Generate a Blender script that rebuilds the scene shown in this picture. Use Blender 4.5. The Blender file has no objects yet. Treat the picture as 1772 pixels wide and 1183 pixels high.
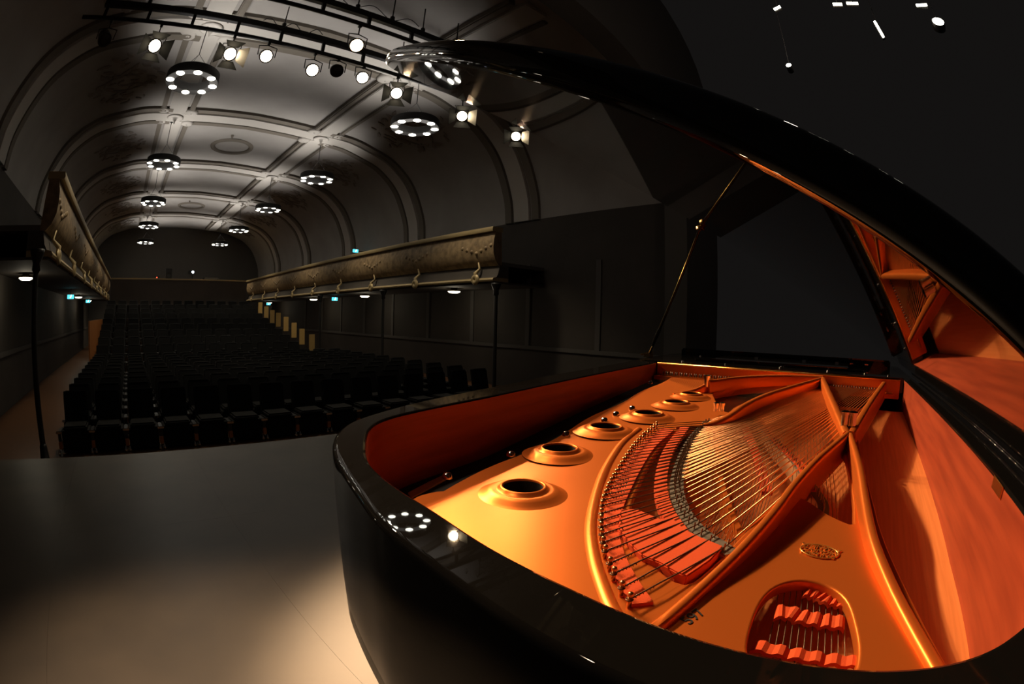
import bpy, bmesh, math, random
from mathutils import Vector, Matrix
random.seed(7)
PI = math.pi
scn = bpy.context.scene
C = scn.collection

# ------------------------------------------------------------------ camera (diagonal fisheye), world, exposure
YAW, PITCH, ROLL = 0.79595, 0.046545, 0.024284
fw = Vector((math.sin(YAW)*math.cos(PITCH), math.cos(YAW)*math.cos(PITCH), -math.sin(PITCH)))
rt = Vector((math.cos(YAW), -math.sin(YAW), 0)); up = rt.cross(fw)
r2 = math.cos(ROLL)*rt + math.sin(ROLL)*up
u2 = -math.sin(ROLL)*rt + math.cos(ROLL)*up
cam = bpy.data.cameras.new('camera'); co = bpy.data.objects.new('camera', cam); C.objects.link(co)
cam.type = 'PANO'; cam.panorama_type = 'FISHEYE_EQUISOLID'
cam.sensor_fit = 'HORIZONTAL'; cam.sensor_width = 36.0; cam.sensor_height = 36.0*1183/1772
cam.fisheye_lens = 17.307; cam.fisheye_fov = PI; cam.clip_start = 0.01; cam.clip_end = 200
co.matrix_world = Matrix(((r2.x, u2.x, -fw.x, 0), (r2.y, u2.y, -fw.y, 0), (r2.z, u2.z, -fw.z, 1.2187), (0, 0, 0, 1)))
scn.camera = co
w = bpy.data.worlds.new('world'); scn.world = w; w.use_nodes = True
w.node_tree.nodes['Background'].inputs[0].default_value = (1.0, 0.90, 0.85, 1)
w.node_tree.nodes['Background'].inputs[1].default_value = 0.0065
scn.view_settings.view_transform = 'Standard'; scn.view_settings.look = 'None'
scn.view_settings.exposure = 0.0; scn.view_settings.gamma = 1.0; scn.view_settings.use_curve_mapping = False

def light(kind, name, loc, energy, color, target=None, size=0.2, angle=60, blend=0.3):
    l = bpy.data.lights.new(name, kind); l.energy = energy; l.color = color
    o = bpy.data.objects.new(name, l); C.objects.link(o); o.location = loc
    if kind in ('SPOT', 'POINT'): l.shadow_soft_size = size
    if kind == 'SPOT': l.spot_size = math.radians(angle); l.spot_blend = blend
    if kind == 'AREA': l.size = size
    if target is not None:
        o.rotation_euler = (Vector(target)-Vector(loc)).to_track_quat('-Z', 'Y').to_euler()
    return o
WARM = (1.0, 0.63, 0.34)
light('POINT', 'work_light', (6.2, .3, 5.9), 40, (1.0, .8, .66), None, .12)
# the stage lamps overhead, hung above the piano outside the picture
light('SPOT', 'stage_lamp', (2.4, 3.6, 5.2), 260, WARM, (1.1, 0.55, 0.9), 0.07, 24, 0.5)
light('SPOT', 'stage_lamp', (-0.6, 2.6, 5.6), 1350, (1.0, 0.72, 0.48), (0.05, 1.15, 0.0), 0.22, 27, 1.0)

# ------------------------------------------------------------------ helpers
def link(name, me, m, parent=None):
    o = bpy.data.objects.new(name, me); C.objects.link(o)
    if m and not me.materials: me.materials.append(m)
    if parent: o.parent = parent
    return o
def tag(o, label, cat, group=None):
    o['label'] = label; o['category'] = cat
    if group: o['group'] = group
    return o
def thing(name, label, cat, loc=(0, 0, 0), rotz=0, group=None):
    o = bpy.data.objects.new(name, None); C.objects.link(o); o.empty_display_size = 0.1
    o.location = loc; o.rotation_euler = (0, 0, rotz)
    return tag(o, label, cat, group)
def struct(o):
    o['kind'] = 'structure'; return o
def dup(root, loc=None, rotz=None, label=None):
    r = root.copy(); C.objects.link(r)
    if loc is not None: r.location = loc
    if rotz is not None: r.rotation_euler[2] = rotz
    if label: r['label'] = label
    for ch in list(root.children):
        c = ch.copy(); C.objects.link(c); c.parent = r
        for g in list(ch.children):
            d = g.copy(); C.objects.link(d); d.parent = c
    return r

class MB:
    def __init__(s): s.bm = bmesh.new()
    def box(s, x0, x1, y0, y1, z0, z1, M=None):
        r = bmesh.ops.create_cube(s.bm, size=1)['verts']
        for v in r:
            v.co = Vector(((x0+x1)/2+v.co.x*(x1-x0), (y0+y1)/2+v.co.y*(y1-y0), (z0+z1)/2+v.co.z*(z1-z0)))
            if M: v.co = M @ v.co
        return s
    def tube(s, pts, r, n=8, cap=True):
        pts = [Vector(p) for p in pts]; rings = []
        rr = r if isinstance(r, (list, tuple)) else [r]*len(pts)
        T0 = None
        for i, p in enumerate(pts):
            t = (pts[min(i+1, len(pts)-1)]-pts[max(i-1, 0)]).normalized()
            if T0 is None:
                a = Vector((0, 0, 1)) if abs(t.z) < .9 else Vector((1, 0, 0)); x = t.cross(a).normalized()
            else:
                x = (T0 - t*T0.dot(t)).normalized()
            T0 = x; y = t.cross(x)
            rings.append([s.bm.verts.new(p+(x*math.cos(2*PI*k/n)+y*math.sin(2*PI*k/n))*rr[i]) for k in range(n)])
        for a, b in zip(rings, rings[1:]):
            for k in range(n): s.bm.faces.new((a[k], a[(k+1) % n], b[(k+1) % n], b[k]))
        if cap:
            s.bm.faces.new(rings[0][::-1]); s.bm.faces.new(rings[-1])
        return s
    def lathe(s, prof, c=(0, 0, 0), n=32, M=None, close=False):
        rings = []
        for r, z in prof:
            ring = []
            for k in range(n):
                v = Vector((r*math.cos(2*PI*k/n), r*math.sin(2*PI*k/n), z))
                if M: v = M @ v
                ring.append(s.bm.verts.new(v+Vector(c)))
            rings.append(ring)
        for a, b in zip(rings, rings[1:]):
            for k in range(n): s.bm.faces.new((a[k], a[(k+1) % n], b[(k+1) % n], b[k]))
        if close:
            s.bm.faces.new(rings[0][::-1]); s.bm.faces.new(rings[-1])
        return s
    def prism(s, poly, z0, z1):
        """poly of (x,y) or (x,y,z); with z given z0/z1 are offsets"""
        a = [s.bm.verts.new((p[0], p[1], (p[2] if len(p) > 2 else 0)+z0)) for p in poly]
        b = [s.bm.verts.new((p[0], p[1], (p[2] if len(p) > 2 else 0)+z1)) for p in poly]
        n = len(a)
        for k in range(n): s.bm.faces.new((a[k], a[(k+1) % n], b[(k+1) % n], b[k]))
        f = [s.bm.faces.new(a[::-1]), s.bm.faces.new(b)]
        bmesh.ops.triangulate(s.bm, faces=f)
        return s
    def strip(s, L, R, z0, z1):
        """ribbon between two 3D lines with top offset z1 and bottom offset z0"""
        rows = []
        for a, b in zip(L, R):
            rows.append([s.bm.verts.new((a[0], a[1], a[2]+z1)), s.bm.verts.new((b[0], b[1], b[2]+z1)),
                         s.bm.verts.new((b[0], b[1], b[2]+z0)), s.bm.verts.new((a[0], a[1], a[2]+z0))])
        for p, q in zip(rows, rows[1:]):
            for k in range(4): s.bm.faces.new((p[k], p[(k+1) % 4], q[(k+1) % 4], q[k]))
        s.bm.faces.new(rows[0][::-1]); s.bm.faces.new(rows[-1])
        return s
    def sweep(s, path, prof, closed=False):
        """prof: (side, height) points; side is horizontal, to the left of the travel direction"""
        rows = []; n = len(path)
        for i, p in enumerate(path):
            p = Vector(p); t = Vector(path[min(i+1, n-1)])-Vector(path[max(i-1, 0)]); t.z = 0; t.normalize()
            l = Vector((-t.y, t.x, 0))
            rows.append([s.bm.verts.new(p+l*a+Vector((0, 0, b))) for a, b in prof])
        m = len(prof)
        for p, q in zip(rows, rows[1:]):
            for k in range(m if closed else m-1): s.bm.faces.new((p[k], p[(k+1) % m], q[(k+1) % m], q[k]))
        if closed:
            s.bm.faces.new(rows[0][::-1]); s.bm.faces.new(rows[-1])
        return s
    def mesh(s, name, smooth=False, bevel=0, seg=2):
        bmesh.ops.recalc_face_normals(s.bm, faces=s.bm.faces)
        if bevel:
            ed = [e for e in s.bm.edges if len(e.link_faces) == 2 and e.calc_face_angle(0) > .6]
            bmesh.ops.bevel(s.bm, geom=ed, offset=bevel, segments=seg, affect='EDGES', clamp_overlap=True)
        me = bpy.data.meshes.new(name); s.bm.to_mesh(me); s.bm.free()
        if smooth: me.shade_smooth()
        return me
    def build(s, name, m, parent=None, smooth=False, bevel=0, angle=None):
        me = s.mesh(name, smooth or angle is not None, bevel)
        o = link(name, me, m, parent)
        if angle is not None:
            me.set_sharp_from_angle(angle=math.radians(angle))
        return o

def catmull(pts, per=8, closed=False):
    P = [Vector(p) for p in pts]; n = len(P); out = []
    segs = n if closed else n-1
    for i in range(segs):
        if closed: a, b, c, d = P[i-1], P[i], P[(i+1) % n], P[(i+2) % n]
        else: a, b, c, d = P[max(i-1, 0)], P[i], P[i+1], P[min(i+2, n-1)]
        for k in range(per):
            t = k/per
            # centripetal-like tension kept low to avoid overshoot
            m1 = (c-a)*.5; m2 = (d-b)*.5
            L = (c-b).length
            if m1.length > L*1.2: m1 = m1.normalized()*L*1.2
            if m2.length > L*1.2: m2 = m2.normalized()*L*1.2
            t2 = t*t; t3 = t2*t
            out.append(b*(2*t3-3*t2+1)+m1*(t3-2*t2+t)+c*(-2*t3+3*t2)+m2*(t3-t2))
    if not closed: out.append(P[-1])
    return out
def resample(pts, n):
    P = [Vector(p) for p in pts]; L = [0]
    for a, b in zip(P, P[1:]): L.append(L[-1]+(b-a).length)
    out = []; j = 0
    for i in range(n):
        s = L[-1]*i/(n-1)
        while j < len(P)-2 and L[j+1] < s: j += 1
        t = (s-L[j])/max(L[j+1]-L[j], 1e-9); out.append(P[j].lerp(P[j+1], min(max(t, 0), 1)))
    return out
def sharp_flat(me):
    me.shade_smooth(); me.set_sharp_from_angle(angle=math.radians(50))
    at_ = me.attributes.get('sharp_edge') or me.attributes.new('sharp_edge', 'BOOLEAN', 'EDGE')
    flat = {}
    for p in me.polygons:
        f = abs(p.normal.z) > .9995
        for k in p.edge_keys: flat.setdefault(k, []).append(f)
    for e in me.edges:
        l = flat.get(tuple(sorted(e.vertices)), [])
        if len(l) == 2 and l[0] != l[1]: at_.data[e.index].value = True
    return me
def filled(name, loops, half, bevel, res=2):
    """plate with holes, from closed 2D loops, with rounded edges"""
    cu = bpy.data.curves.new(name, 'CURVE'); cu.dimensions = '2D'; cu.fill_mode = 'BOTH'
    cu.extrude = half; cu.bevel_depth = bevel; cu.bevel_resolution = res; cu.offset = -bevel
    for lp in loops:
        sp = cu.splines.new('POLY'); sp.points.add(len(lp)-1); sp.use_cyclic_u = True
        for p, q in zip(sp.points, lp): p.co = (q[0], q[1], 0, 1)
    o = bpy.data.objects.new(name, cu); C.objects.link(o)
    dg = bpy.context.evaluated_depsgraph_get(); me = bpy.data.meshes.new_from_object(o.evaluated_get(dg))
    bpy.data.objects.remove(o); bpy.data.curves.remove(cu); me.name = name
    return sharp_flat(me)
def text_mesh(name, body, size, depth):
    cu = bpy.data.curves.new(name, 'FONT'); cu.body = body; cu.size = size; cu.extrude = depth
    cu.align_x = 'CENTER'; cu.align_y = 'CENTER'
    o = bpy.data.objects.new(name, cu); C.objects.link(o)
    dg = bpy.context.evaluated_depsgraph_get(); me = bpy.data.meshes.new_from_object(o.evaluated_get(dg))
    bpy.data.objects.remove(o); bpy.data.curves.remove(cu); me.name = name
    return me

# ------------------------------------------------------------------ materials
def mat(name, col, rough=.5, metal=0, spec=.5, emit=None, estr=0, coat=0, noise=None, bump=None, wood=None):
    m = bpy.data.materials.new(name); m.use_nodes = True; nt = m.node_tree; b = nt.nodes['Principled BSDF']
    b.inputs['Base Color'].default_value = (*col, 1); b.inputs['Roughness'].default_value = rough
    b.inputs['Metallic'].default_value = metal; b.inputs['Specular IOR Level'].default_value = spec
    b.inputs['Coat Weight'].default_value = coat; b.inputs['Coat Roughness'].default_value = .05
    if emit: b.inputs['Emission Color'].default_value = (*emit, 1); b.inputs['Emission Strength'].default_value = estr
    tc = nt.nodes.new('ShaderNodeTexCoord')
    if noise:   # (scale, second colour, detail, contrast lo, hi[, stretch])
        sc, c2, det, lo, hi = noise[:5]; st = noise[5] if len(noise) > 5 else (1, 1, 1)
        mp = nt.nodes.new('ShaderNodeMapping'); mp.inputs['Scale'].default_value = st
        nz = nt.nodes.new('ShaderNodeTexNoise'); nz.inputs['Scale'].default_value = sc; nz.inputs['Detail'].default_value = det
        cr = nt.nodes.new('ShaderNodeValToRGB'); cr.color_ramp.elements[0].position = lo; cr.color_ramp.elements[1].position = hi
        cr.color_ramp.elements[0].color = (*col, 1); cr.color_ramp.elements[1].color = (*c2, 1)
        nt.links.new(tc.outputs['Object'], mp.inputs[0]); nt.links.new(mp.outputs[0], nz.inputs['Vector'])
        nt.links.new(nz.outputs[0], cr.inputs[0]); nt.links.new(cr.outputs[0], b.inputs['Base Color'])
    if bump:    # (scale, strength, distance[, stretch])
        mp = nt.nodes.new('ShaderNodeMapping'); mp.inputs['Scale'].default_value = bump[3] if len(bump) > 3 else (1, 1, 1)
        nz = nt.nodes.new('ShaderNodeTexNoise'); nz.inputs['Scale'].default_value = bump[0]; nz.inputs['Detail'].default_value = 4
        bp = nt.nodes.new('ShaderNodeBump'); bp.inputs['Strength'].default_value = bump[1]; bp.inputs['Distance'].default_value = bump[2]
        nt.links.new(tc.outputs['Object'], mp.inputs[0]); nt.links.new(mp.outputs[0], nz.inputs['Vector'])
        nt.links.new(nz.outputs[0], bp.inputs['Height']); nt.links.new(bp.outputs[0], b.inputs['Normal'])
    return m
M_BLACK = mat('piano_black', (.006, .006, .006), .018)
M_VENEER = mat('rim_veneer', (.32, .056, .020), .45, spec=.3, noise=(3.0, (.21, .033, .013), 6, .35, .7, (1, 1, 14)))
M_GOLD = mat('gold_plate', (.62, .155, .028), .34, metal=.5, spec=.25, bump=(260, .05, .001))
M_GOLD.node_tree.nodes['Principled BSDF'].inputs['Specular Tint'].default_value = (1, .6, .2, 1)
M_GOLDB = mat('gold_relief', (.95, .50, .13), .25, metal=.8)
M_SPRUCE = mat('spruce', (.84, .30, .09), .6, spec=.3, noise=(4, (.74, .25, .07), 5, .35, .65, (1, 30, 1)))
M_MAPLE = mat('maple_cap', (.62, .36, .19), .45)
M_GRAPH = mat('graphite', (.22, .20, .17), .45, metal=.35)
M_FELT = mat('red_felt', (.66, .095, .03), .95, spec=.1, bump=(400, .3, .001))
M_STEEL = mat('string_steel', (.24, .18, .12), .34, metal=.9)
M_DSTEEL = mat('dark_wire', (.10, .07, .05), .4, metal=.8)
M_COPPER = mat('copper_winding', (.64, .32, .14), .32, metal=.9)
M_CHROME = mat('chrome', (.75, .72, .68), .12, metal=1)
M_SHADE_INK = mat('shade_and_ink', (.006, .006, .006), .9)  # flat black for painted shade in gap and holes, and the number's ink
M_STAGE = mat('stage_board', (.115, .092, .068), .42, noise=(2.2, (.085, .070, .055), 8, .35, .7), bump=(9, .12, .004))
M_GROOVE = mat('stage_edge', (.05, .042, .032), .6)
M_PARQ = mat('hall_parquet', (.10, .043, .016), .4, noise=(5, (.065, .028, .011), 4, .3, .7, (1, 8, 1)))
M_CEIL = mat('ceiling_plaster', (.40, .378, .355), .9, noise=(.8, (.34, .318, .295), 3, .3, .7))
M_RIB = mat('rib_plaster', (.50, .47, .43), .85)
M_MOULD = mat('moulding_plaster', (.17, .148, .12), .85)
M_ORN = mat('painted_ornament', (.27, .24, .21), .9)
M_WALL = mat('wall_paint', (.07, .058, .047), .8, noise=(.7, (.05, .042, .034), 3, .3, .7))
M_DARK = mat('dark_wall', (.10, .09, .08), .8)
M_BALC = mat('balcony_stucco', (.30, .21, .11), .55, metal=.15, noise=(5, (.17, .115, .06), 6, .4, .65), bump=(8, .5, .02))
M_BTRIM = mat('balcony_gilding', (.42, .32, .16), .45, metal=.3)
M_POST = mat('black_iron', (.012, .011, .010), .45)
M_TRUSS = mat('truss_black', (.012, .010, .009), .5)
M_SEAT = mat('seat_fabric', (.004, .004, .004), .8, spec=.2)
M_SEATP = mat('seat_shell', (.02, .02, .02), .38)
M_SWOOD = mat('seat_wood', (.40, .15, .04), .35, coat=.2)
M_PANEL = mat('row_end_board', (.50, .33, .11), .5)
M_RINGB = mat('lamp_ring_black', (.012, .011, .010), .5)
M_LED = mat('downlight_glass', (.9, .9, .8), .5, emit=(1.0, .97, .82), estr=9)
M_SPOT = mat('spot_lens', (.9, .8, .6), .4, emit=(1.0, .84, .58), estr=14)
M_SPOT2 = mat('spot_lens_dim', (.9, .8, .6), .4, emit=(1.0, .70, .42), estr=7)
M_FLAP = mat('barn_door', (.004, .004, .0035), .8, spec=.2)
M_FLAPLIT = mat('lit_flap', (.8, .72, .6), .4, metal=.6)  # pale copy of the black flap, lens light put into its colour
M_LAMP = mat('globe_glass', (.9, .9, .8), .5, emit=(1.0, .92, .72), estr=4)
M_EXIT = mat('exit_glass', (.1, .4, .45), .5, emit=(.10, .62, .75), estr=1.6)
M_WLED = mat('white_diode', (.8, .8, 1), .5, emit=(.75, .85, 1.0), estr=14)
M_RLED = mat('red_diode', (.8, .1, .05), .5, emit=(1, .12, .06), estr=1.5)
M_TUBE = mat('tube_glass', (.9, .9, .8), .5, emit=(1.0, .97, .78), estr=7)
M_BRASS = mat('brass', (.75, .5, .2), .25, metal=1)

# ================================================================== THE HALL (setting)
# stage floor of hardboard sheets
fl = MB(); fl.box(-6, 14, -6, 4.6, -.9, -.02)
floor = struct(fl.build('floor', M_GROOVE))
xs = [-5.46+1.2*k for k in range(16)]
sheet = {}
for i, x0 in enumerate(xs):
    for j, y1 in enumerate([4.6, 2.9, .46, -1.98, -4.42]):
        y0 = [4.6, 2.9, .46, -1.98, -4.42, -6][j+1]
        g = .0004
        mb = MB(); mb.box(x0+g, x0+1.2-g, y0+g, y1-g, -.02, 0.0)
        o = mb.build('stage_sheet', M_STAGE, floor)
# hall floor (flat part), then the raked part
hz = -.95
hf = MB(); hf.box(-4, 11.2, 4.6, 17.3, hz-.1, hz); struct(hf.build('floor', M_PARQ))
rk = MB()
for k in range(9):
    y0 = 17.3+1.08*k; z = hz+.22*(k+1)
    rk.box(-1.6, 7.4, y0, 40 if k == 8 else y0+1.08, hz-.1, z)
struct(rk.build('floor', M_PARQ))
sf = MB(); sf.box(-4, 11.2, 17.3, 40, hz-.1, hz-.002); struct(sf.build('floor', M_PARQ))

# ceiling: vault profile as (offset from axis, height)
AX = 3.65
PROF = [(0, 8.02), (1.5, 7.97), (2.89, 7.88), (4.0, 7.79), (4.88, 7.56), (5.68, 7.28), (6.28, 6.88), (6.75, 6.40), (7.1, 5.78), (7.38, 5.0), (7.45, 4.3)]
half = catmull([(a, b, 0) for a, b in PROF], 4)
full = [Vector((-p.x, p.y, 0)) for p in half[::-1]]+half[1:]
def vault_z(off):
    off = abs(off)
    for a, b in zip(half, half[1:]):
        if a.x <= off <= b.x: return a.y+(b.y-a.y)*(off-a.x)/max(b.x-a.x, 1e-6)
    return half[-1].y
def vault_strip(y0, y1, drop, o0=-99, o1=99, thick=.0):
    """band on the vault between y0..y1, lowered by drop along the normal"""
    mb = MB(); rows = []
    pts = [p for p in full if o0 <= p.x <= o1]
    for i, p in enumerate(pts):
        a = pts[max(i-1, 0)]; b = pts[min(i+1, len(pts)-1)]; t = (b-a).normalized(); n = Vector((t.y, -t.x))
        if n.y > 0: n = -n
        q = Vector((p.x, p.y))+n*drop; q2 = Vector((p.x, p.y))-n*.02
        rows.append([mb.bm.verts.new((AX+q2.x, y0, q2.y)), mb.bm.verts.new((AX+q.x, y0+drop*.25, q.y)), mb.bm.verts.new((AX+q.x, y1-drop*.25, q.y)), mb.bm.verts.new((AX+q2.x, y1, q2.y))])
    for p, q in zip(rows, rows[1:]):
        for k in range(3): mb.bm.faces.new((p[k], p[k+1], q[k+1], q[k]))
    return mb
mb = MB(); a = []; b = []
for p in full:
    a.append(mb.bm.verts.new((AX+p.x, 5.3, p.y))); b.append(mb.bm.verts.new((AX+p.x, 40, p.y)))
for k in range(len(a)-1): mb.bm.faces.new((a[k], a[k+1], b[k+1], b[k]))
ceil = struct(mb.build('ceiling', M_CEIL, smooth=True))
RY = [10.5+5.99*k for k in range(5)]          # cross ribs
XL, XR = .76, 6.54
for y in RY:
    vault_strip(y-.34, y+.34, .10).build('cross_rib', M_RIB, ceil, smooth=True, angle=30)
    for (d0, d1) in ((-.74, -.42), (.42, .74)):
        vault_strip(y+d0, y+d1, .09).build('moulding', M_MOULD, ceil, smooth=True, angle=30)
ys = [5.6]+RY+[39.6]
for x in (XL, XR):
    zc = vault_z(x-AX)
    for y0, y1 in zip(ys, ys[1:]):
        mb = MB(); mb.box(x-.32, x+.32, y0+.3, y1-.3, zc-.10, zc+.05); mb.build('long_rib', M_RIB, ceil, bevel=.02)
        for s in (-1, 1):
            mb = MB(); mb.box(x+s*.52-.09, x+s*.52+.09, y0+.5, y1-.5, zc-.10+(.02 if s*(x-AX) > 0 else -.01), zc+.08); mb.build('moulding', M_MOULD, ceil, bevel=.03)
    for y in RY:
        mb = MB(); z = zc-.10
        mb.lathe([(.30, 0), (.31, -.03), (.25, -.05), (.20, -.03), (.09, -.03), (.07, -.11), (.03, -.16), (.02, -.24), (.001, -.27)], (x, y, z), 20)
        mb.build('boss', M_RIB, ceil, smooth=True)
        for sx in (-1, 1):                   # corner shells beside the crossing
            for sy in (-1, 1):
                mb = MB(); mb.lathe([(.24, .05), (.24, -.03), (.17, -.07), (.08, -.05), (.02, -.08)], (x+sx*.52, y+sy*.52, z+.04), 14)
                mb.build('corner_shell', M_RIB, ceil, smooth=True)
# medallion ring in each middle coffer
for y0, y1 in list(zip(ys, ys[1:]))[2::2]:
    yc = (y0+y1)/2; z = 8.02
    mb = MB(); mb.lathe([(.95, .0), (.93, -.06), (.84, -.09), (.76, -.05), (.74, .0)], (AX, yc, z-.02), 40)
    mb.build('medallion', M_MOULD, ceil, smooth=True)
    mb = MB(); mb.lathe([(.06, .0), (.05, -.08), (.02, -.12)], (AX-.3, yc-1.3, z-.02), 10); mb.build('boss', M_MOULD, ceil, smooth=True)
# painted foliage relief in the outer coffers
def relief(cx, cy, w, h, n):
    mb = MB()
    for k in range(n):
        t = k/n*2*PI
        ox = w*.5*math.cos(t)*random.uniform(.2, 1); oy = h*.5*math.sin(t)*random.uniform(.2, 1)
        L = random.uniform(.18, .42); W = L*.35; ang = random.uniform(0, PI)
        P = []
        for s in range(8):
            a = s/8*2*PI; px = L*.5*math.cos(a); py = W*.5*math.sin(a)*(1+.5*math.cos(a))
            P.append((ox+px*math.cos(ang)-py*math.sin(ang), oy+px*math.sin(ang)+py*math.cos(ang)))
        top = []; bot = []
        for (px, py) in P:
            x = cx+px; zz = vault_z(x-AX); top.append(mb.bm.verts.new((x, cy+py, zz-.035))); bot.append(mb.bm.verts.new((x, cy+py, zz+.01)))
        mb.bm.faces.new(top)
        for s in range(8): mb.bm.faces.new((top[s], top[(s+1) % 8], bot[(s+1) % 8], bot[s]))
    # curling stem
    st = []
    for s in range(22):
        a = s/21*3.4*PI; r = .12+.32*w*(1-s/21); x = cx+r*math.cos(a); st.append((x, cy+r*.8*math.sin(a), vault_z(x-AX)-.02))
    mb.tube(st, .03, 5)
    return mb
for y0, y1 in zip(ys, ys[1:]):
    yc = (y0+y1)/2
    for xc in (XL-2.0, XR+2.0):
        relief(xc, yc, 2.3, 3.4, 60).build('foliage_relief', M_ORN, ceil)
# side walls, end wall, proscenium
WL, WR = AX-7.45, AX+7.45
mb = MB(); mb.box(WL-.2, WL, 5.3, 40, hz-.1, 4.4); struct(mb.build('wall_left', M_WALL))
mb = MB(); mb.box(WR, WR+.2, 5.3, 40, hz-.1, 4.4); wr = struct(mb.build('wall_right', M_WALL))
mb = MB(); mb.box(WL, WR, 40, 40.2, hz, 8.2); struct(mb.build('wall_back', M_DARK))
mb = MB(); mb.box(WR-.05, WR, 5.4, 39, .30, .42); struct(mb.build('trim_1', M_DARK, bevel=.01))
mb = MB(); mb.box(WL, WL+.05, 5.4, 39, .30, .42); struct(mb.build('trim_2', M_DARK, bevel=.01))
for k in range(9):
    y = 7.6+2.6*k
    mb = MB(); mb.box(WR-.04, WR, y-.08, y+.08, .42, 2.9); mb.build('wall_batten', M_DARK, wr)
# proscenium arch
arc = [Vector((AX+7.0, 0, -.9)), Vector((AX+7.0, 0, 4.6))]
for k in range(1, 13):
    t = k/12*PI/2; arc.append(Vector((AX+7.0*math.cos(t)**.8 if k < 12 else AX, 0, 4.6+2.95*math.sin(t)**.8)))
arc = arc+[Vector((2*AX-p.x, 0, p.z)) for p in arc[:-1][::-1]]
mb = MB(); rows = []
for p in arc:
    ox = (WR+1.5) if p.x > AX else (WL-1.5)
    rows.append([mb.bm.verts.new((p.x, 4.75, p.z)), mb.bm.verts.new((p.x, 5.35, p.z)), mb.bm.verts.new((AX+(p.x-AX)*1.3, 5.35, max(p.z, 4.6)*1.45 if p.z > 4 else p.z)), mb.bm.verts.new((AX+(p.x-AX)*1.3, 4.75, max(p.z, 4.6)*1.45 if p.z > 4 else p.z))])
for p, q in zip(rows, rows[1:]):
    for k in range(4): mb.bm.faces.new((p[k], p[(k+1) % 4], q[(k+1) % 4], q[k]))
struct(mb.build('trim_3', M_DARK))

# ------------------------------------------------------------------ balconies
def balcony(name, label, x, y0, y1, side):
    """side +1: balcony body lies towards +x of its front face"""
    b = thing(name, label, 'balcony', (x, y0, 2.17))
    L = y1-y0
    def prof(pts, nm, m):
        mb = MB(); rows = []
        n = max(2, int(L/.5))
        for i in range(n+1):
            y = L*i/n; rows.append([mb.bm.verts.new((side*a, y, z)) for a, z in pts])
        k = len(pts)
        for p, q in zip(rows, rows[1:]):
            for j in range(k): mb.bm.faces.new((p[j], p[(j+1) % k], q[(j+1) % k], q[j]))
        mb.bm.faces.new(rows[0][::-1]); mb.bm.faces.new(rows[-1])
        return mb.build(nm, m, b, angle=40)
    prof([(.22, .50), (.10, .62), (.02, .80), (.0, 1.0), (.02, 1.2), (.08, 1.42), (.30, 1.42), (.34, .5)], 'front_panel', M_BALC)
    prof([(-.03, 1.42), (-.05, 1.46), (-.03, 1.55), (.34, 1.55), (.34, 1.42)], 'top_rail', M_BTRIM)
    prof([(.14, .16), (.20, .26), (.26, .50), (.6, .50), (.6, .16)], 'frieze', M_WALL)
    prof([(.02, .06), (.0, .10), (.03, .15), (.14, .17), (.6, .17), (.6, .05)], 'lower_cornice', M_BTRIM)
    prof([(.1, .05), (.1, .0), (WR-9.0 if side > 0 else 2.1, .0), (WR-9.0 if side > 0 else 2.1, .05)], 'soffit', M_WALL)
    prof([(.34, .50), (.34, .60), (2.1, .60), (2.1, .50)], 'deck', M_DARK)
    y = .7
    while y < L:
        mb = MB()
        mb.lathe([(.001, 0), (.05, .05), (.12, .06), (.16, 0)], (0, 0, 0), 12, Matrix.Translation((-.0*side, y, .12)) @ Matrix.Rotation(-side*PI/2, 4, 'Y'))
        mb.tube([(side*.02, y, .1), (side*.0, y, .3), (side*.16, y, .44), (side*.1, y, .62)], [.05, .06, .04, .02], 8)
        mb.build('bracket', M_BTRIM, b, smooth=True)
        mb = MB()     # garland on the panel above the bracket
        for s in range(7):
            a = -.6+s*.2; mb.lathe([(.001, .05), (.05, .035), (.07, 0)], (0, 0, 0), 8, Matrix.Translation((side*.02, y+a, .86+.10*abs(a)*3)) @ Matrix.Rotation(-side*PI/2, 4, 'Y'))
        mb.build('garland', M_BALC, b, smooth=True)
        y += 2.97
    return b
balcony('balcony', 'gilded stucco side balcony front on the right above the dark hall wall', 9.0, 9.6, 35.7, 1)
balcony('balcony', 'steep gilded side balcony front at the left edge of the hall', -1.7, 9.2, 35.7, -1)
rb = thing('balcony', 'distant rear balcony across the back of the hall with two lit stretches of rail', 'balcony', (AX, 35.7, 1.9))
mb = MB(); mb.box(-5.3, 5.3, 0, .25, .12, 1.72); mb.build('front_panel', M_WALL, rb)
mb = MB(); mb.box(-5.3, 5.3, -.06, .5, 1.72, 1.82); mb.build('top_rail', M_BTRIM, rb, bevel=.02)
mb = MB(); mb.box(-5.3, 5.3, 0, 4.2, 0, .12); mb.build('deck', M_DARK, rb)

def post(label, x, y, z0, z1):
    p = thing('iron_column', label, 'column', (x, y, z0)); H = z1-z0
    mb = MB(); mb.lathe([(.055, .12), (.05, H-.35), (.05, H-.3)], n=16); mb.build('shaft', M_POST, p, smooth=True)
    mb = MB(); mb.lathe([(.13, 0), (.13, .06), (.09, .10), (.07, .30), (.055, .34)], n=16, close=True); mb.build('base', M_POST, p, smooth=True)
    mb = MB(); mb.lathe([(.05, H-.34), (.08, H-.30), (.07, H-.2), (.13, H-.06), (.14, H)], n=16, close=True); mb.build('capital', M_POST, p, smooth=True)
post('slender black iron column at the far left beside the round ceiling lamp', -1.72, 7.75, hz, 2.17)
post('tall black iron column under the near end of the right balcony', 9.05, 9.5, hz, 2.17)
post('second black iron column under the right balcony, behind the first', 9.05, 15.4, hz, 2.17)
post('third black iron column under the right balcony beyond the cream row-end boards', 9.05, 21.3, hz, 2.17)
post('thin dark column at the far corner where the right balcony meets the rear one', 9.05, 35.3, hz+1.9, 1.9)
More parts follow.
